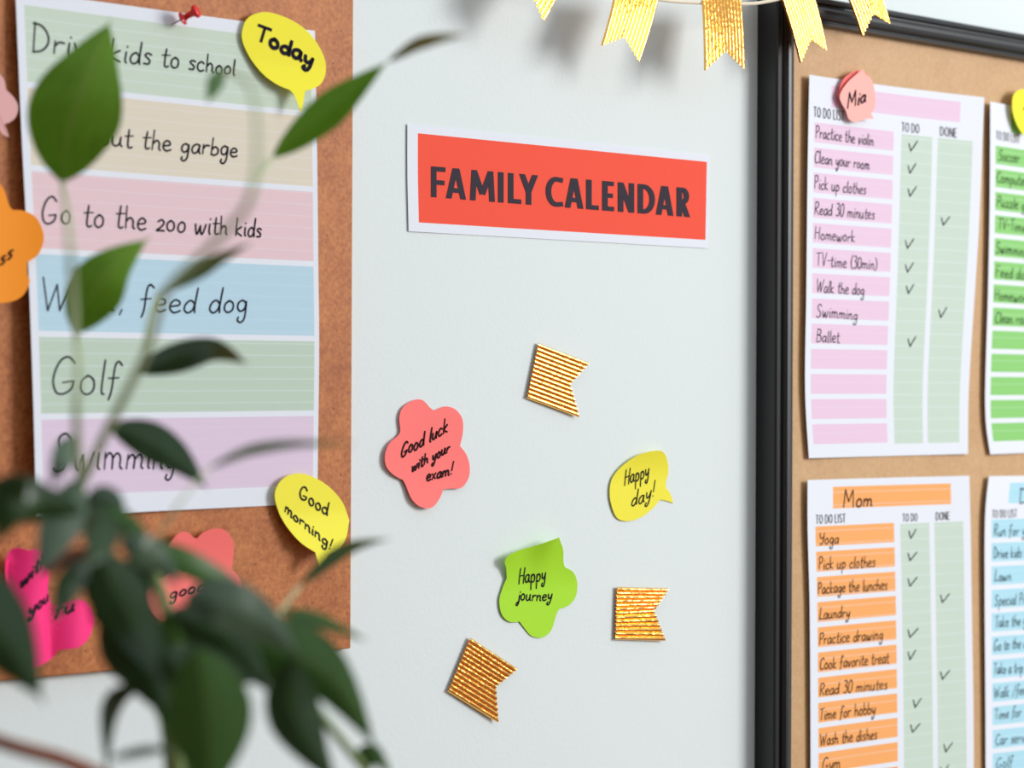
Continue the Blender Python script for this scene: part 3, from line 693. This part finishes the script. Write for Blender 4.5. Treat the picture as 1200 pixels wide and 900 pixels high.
# upper, sharper shoots
leaf([(73, 213, 1.16), (82, 150, 1.15), (104, 85, 1.15), (130, 22, 1.16)], 108, 'bright', .1, .15, 18)
leaf([(88, 390, 1.16), (104, 352, 1.15), (132, 312, 1.15), (176, 278, 1.16)], 66, 'bright', .1, .2, 15)
leaf([(320, 184, 1.16), (368, 142, 1.15), (410, 108, 1.14), (457, 70, 1.12)], 42, 'bright', .3, .2, 15)
leaf([(455, 72, 1.10), (485, 53, 1.06), (515, 45, 1.02), (548, 41, .98)], 15, 'mid', .6, .1, 12)
leaf([(264, 84, 1.06), (252, 98, 1.05), (243, 120, 1.04)], 20, 'mid', .3, .1, 8)
leaf([(158, 436, 1.12), (200, 420, 1.12), (250, 410, 1.11), (292, 428, 1.08)], 36, 'dark', .4, .2, 15)
leaf([(186, 343, 1.09), (225, 322, 1.08), (260, 302, 1.06), (296, 284, 1.03)], 17, 'mid', .7, .1, 12)
leaf([(128, 500, 1.08), (170, 512, 1.08), (210, 538, 1.08), (244, 574, 1.08)], 46, 'dark', .3, .2, 15)
leaf([(246, 548, .98), (290, 528, .97), (345, 520, .96), (415, 520, .95)], 12, 'mid', .8, .1, 12)
leaf([(352, 686, 1.08), (385, 656, 1.07), (415, 640, 1.06), (458, 631, 1.04)], 18, 'mid', .6, .1, 12)
stem([(96, 580, 1.02), (90, 500, 1.03), (92, 420, 1.05), (88, 388, 1.16)], (.0016, .0010), MSTEMP)
stem([(90, 400, 1.06), (84, 320, 1.0), (80, 260, 1.04), (73, 213, 1.16)], (.0012, .0010), MSTEMP)
stem([(92, 575, 1.0), (118, 520, 1.0), (146, 465, 1.02), (175, 405, 1.03), (196, 340, 1.02), (246, 290, .98), (292, 235, .94), (302, 160, .92), (292, 100, .92), (264, 84, 1.0)], (.0018, .0007), MSTEMP)
stem([(292, 235, .95), (304, 205, 1.03), (320, 184, 1.16)], .0008, MSTEMP)
stem([(146, 465, 1.02), (152, 450, 1.08), (158, 436, 1.12)], .0008, MSTEMP)
stem([(118, 520, 1.0), (122, 508, 1.05), (128, 500, 1.08)], .0008, MSTEMP)
stem([(168, 418, 1.03), (175, 375, 1.06), (186, 343, 1.09)], .0008, MSTEMP)
stem([(180, 640, .96), (210, 590, .96), (246, 548, .98)], .0005, MSTEMP)
stem([(300, 760, .98), (330, 715, 1.03), (352, 686, 1.08)], .0006, MSTEMP)
# dense lower crown: (path, width, colour, twist)
low = [
 ([(165, 652, .95), (152, 685, .95), (146, 720, .95), (140, 758, .95)], 58, 'dark', .2),
 ([(126, 652, .96), (116, 676, .96), (100, 704, .96)], 40, 'dark', .2),
 ([(206, 715, .97), (208, 755, .97), (204, 820, .97)], 62, 'mid', .2),
 ([(268, 745, .97), (285, 775, .97), (312, 800, .97)], 50, 'dark', .2),
 ([(30, 560, .9), (12, 585, .9), (8, 610, .9), (-10, 640, .9)], 40, 'dark', .2),
 ([(92, 560, .95), (80, 595, .94), (62, 635, .93), (42, 680, .92)], 50, 'grey', .1),
 ([(96, 520, .99), (82, 525, .98), (70, 545, .97), (60, 572, .97)], 30, 'grey', .2),
 ([(98, 594, .96), (116, 582, .96), (134, 586, .96), (150, 610, .95)], 28, 'grey', .3),
 ([(95, 600, .92), (50, 590, .91), (15, 596, .9), (-20, 620, .9)], 44, 'dark', .2),
 ([(60, 575, .94), (25, 570, .93), (-5, 575, .93), (-30, 590, .93)], 26, 'grey', .5),
 ([(108, 592, .93), (118, 615, .92), (116, 640, .91), (104, 668, .9)], 44, 'dark', .2),
 ([(104, 655, .93), (88, 676, .92), (74, 700, .91), (62, 730, .9)], 34, 'dark', .2),
 ([(150, 628, .95), (205, 652, .95), (262, 680, .96), (314, 708, .97)], 32, 'mid', .3),
 ([(140, 630, .92), (165, 642, .92), (190, 660, .93), (212, 690, .93)], 38, 'grey', .2),
 ([(216, 702, .90), (260, 706, .9), (310, 730, .91), (352, 770, .92)], 62, 'grey', .1),
 ([(200, 715, .93), (245, 735, .93), (285, 770, .93), (318, 815, .93)], 60, 'dark', .2),
 ([(255, 740, .95), (320, 758, .95), (385, 792, .95), (444, 882, .95)], 82, 'mid', .1),
 ([(345, 770, .92), (342, 820, .92), (362, 870, .92), (398, 925, .92)], 64, 'dark', .2),
 ([(330, 790, .97), (322, 820, .97), (320, 850, .97)], 15, 'grey', .3),
 ([(230, 760, .88), (245, 820, .88), (248, 880, .88), (240, 950, .88)], 100, 'mid', .1),
 ([(150, 690, .93), (152, 740, .93), (172, 790, .93), (198, 846, .93)], 78, 'dark', .2),
 ([(110, 640, .91), (138, 690, .91), (165, 745, .91), (188, 800, .9)], 66, 'dark', .2),
 ([(-80, 640, .86), (-42, 700, .86), (8, 752, .86), (52, 826, .86)], 104, 'dark', .1),
 ([(160, 808, .94), (138, 818, .94), (127, 850, .94), (126, 915, .94)], 24, 'grey', .5),
 ([(130, 889, .9), (155, 882, .9), (185, 878, .9), (210, 884, .9)], 12, 'grey', .6),
 ([(432, 905, .98), (428, 890, .98), (440, 885, .98), (462, 915, .98)], 30, 'mid', .2),
 ([(330, 715, .98), (362, 722, .98), (395, 735, .98), (432, 752, .98)], 18, 'mid', .5),
 ([(190, 760, .9), (215, 780, .9), (262, 790, .9), (300, 800, .9)], 60, 'dark', .2),
 ([(105, 610, .95), (130, 605, .95), (160, 622, .95), (182, 650, .95)], 28, 'mid', .3),
 ([(100, 690, .92), (125, 700, .92), (148, 730, .92), (160, 760, .92)], 60, 'dark', .1),
 ([(235, 700, .98), (250, 740, .98), (240, 780, .98), (222, 812, .98)], 56, 'dark', .2),
 ([(300, 745, .99), (330, 760, .99), (372, 790, .99), (392, 830, .99)], 50, 'dark', .3),
 ([(205, 760, .94), (200, 800, .94), (212, 850, .94), (222, 905, .94)], 50, 'mid', .3),
]
for pth, wd, col, tw in low: leaf(pth, wd, col, tw, .22, 15)
# woody branches that carry them down to the pot
stem([(58, 668, .96), (74, 656, .955), (98, 650, .95), (135, 664, .95), (168, 740, .95), (195, 830, .96)], (.0022, .0036), MBARK, 'branch')
stem([(-40, 856, .9), (20, 876, .9), (80, 893, .91), (150, 925, .93)], (.0022, .003), MBARK, 'branch')
stem([(92, 575, 1.0), (120, 640, .98), (165, 720, .97), (195, 830, .96), (208, 940, .98)], (.002, .0038), MSTEMG, 'branch')
stem([(160, 620, .99), (190, 700, .98), (215, 790, .97), (222, 870, .98), (214, 960, 1.0)], (.002, .0036), MSTEMG, 'branch')
stem([(430, 905, .98), (360, 820, .97), (300, 760, .97), (250, 800, .97), (214, 960, 1.0)], (.0014, .003), MSTEMG, 'branch')
tp = pl(210, 930, .99)
V, Fc = tube(catmull([tp, pl(212, 1000, 1.0), pl(215, 1150, 1.0), base+Vector((.01, .01, .7)), base+Vector((-.01, 0, .42)), base+Vector((0, 0, .24))], 8), [.006+.006*i/40 for i in range(41)], 10)
reparent(link('trunk', V, Fc, MBARK, None, True), plant)
def pot():
    pr = [(.0, .0), (.095, .0), (.105, .01), (.135, .27), (.148, .275), (.148, .30), (.136, .30), (.128, .26), (.09, .03), (0, .03)]
    V = []; Fc = []; sg = 40
    for r, z in pr:
        for i in range(sg): V.append(base+Vector((max(r, .0005)*math.cos(2*math.pi*i/sg), max(r, .0005)*math.sin(2*math.pi*i/sg), z)))
    for j in range(len(pr)-1):
        for i in range(sg): Fc.append((j*sg+i, j*sg+(i+1) % sg, (j+1)*sg+(i+1) % sg, (j+1)*sg+i))
    reparent(link('pot', V, Fc, MPOT, None, True), plant)
    V = []; n = 40
    V.append(base+Vector((0, 0, .25)))
    for i in range(n): V.append(base+Vector((.124*math.cos(2*math.pi*i/n), .124*math.sin(2*math.pi*i/n), .245)))
    reparent(link('soil', V, [(0, 1+i, 1+(i+1) % n) for i in range(n)], MSOIL), plant)
pot()
tag(plant, 'leafy green weeping fig with drooping pointed leaves, out of focus in front', 'plant')
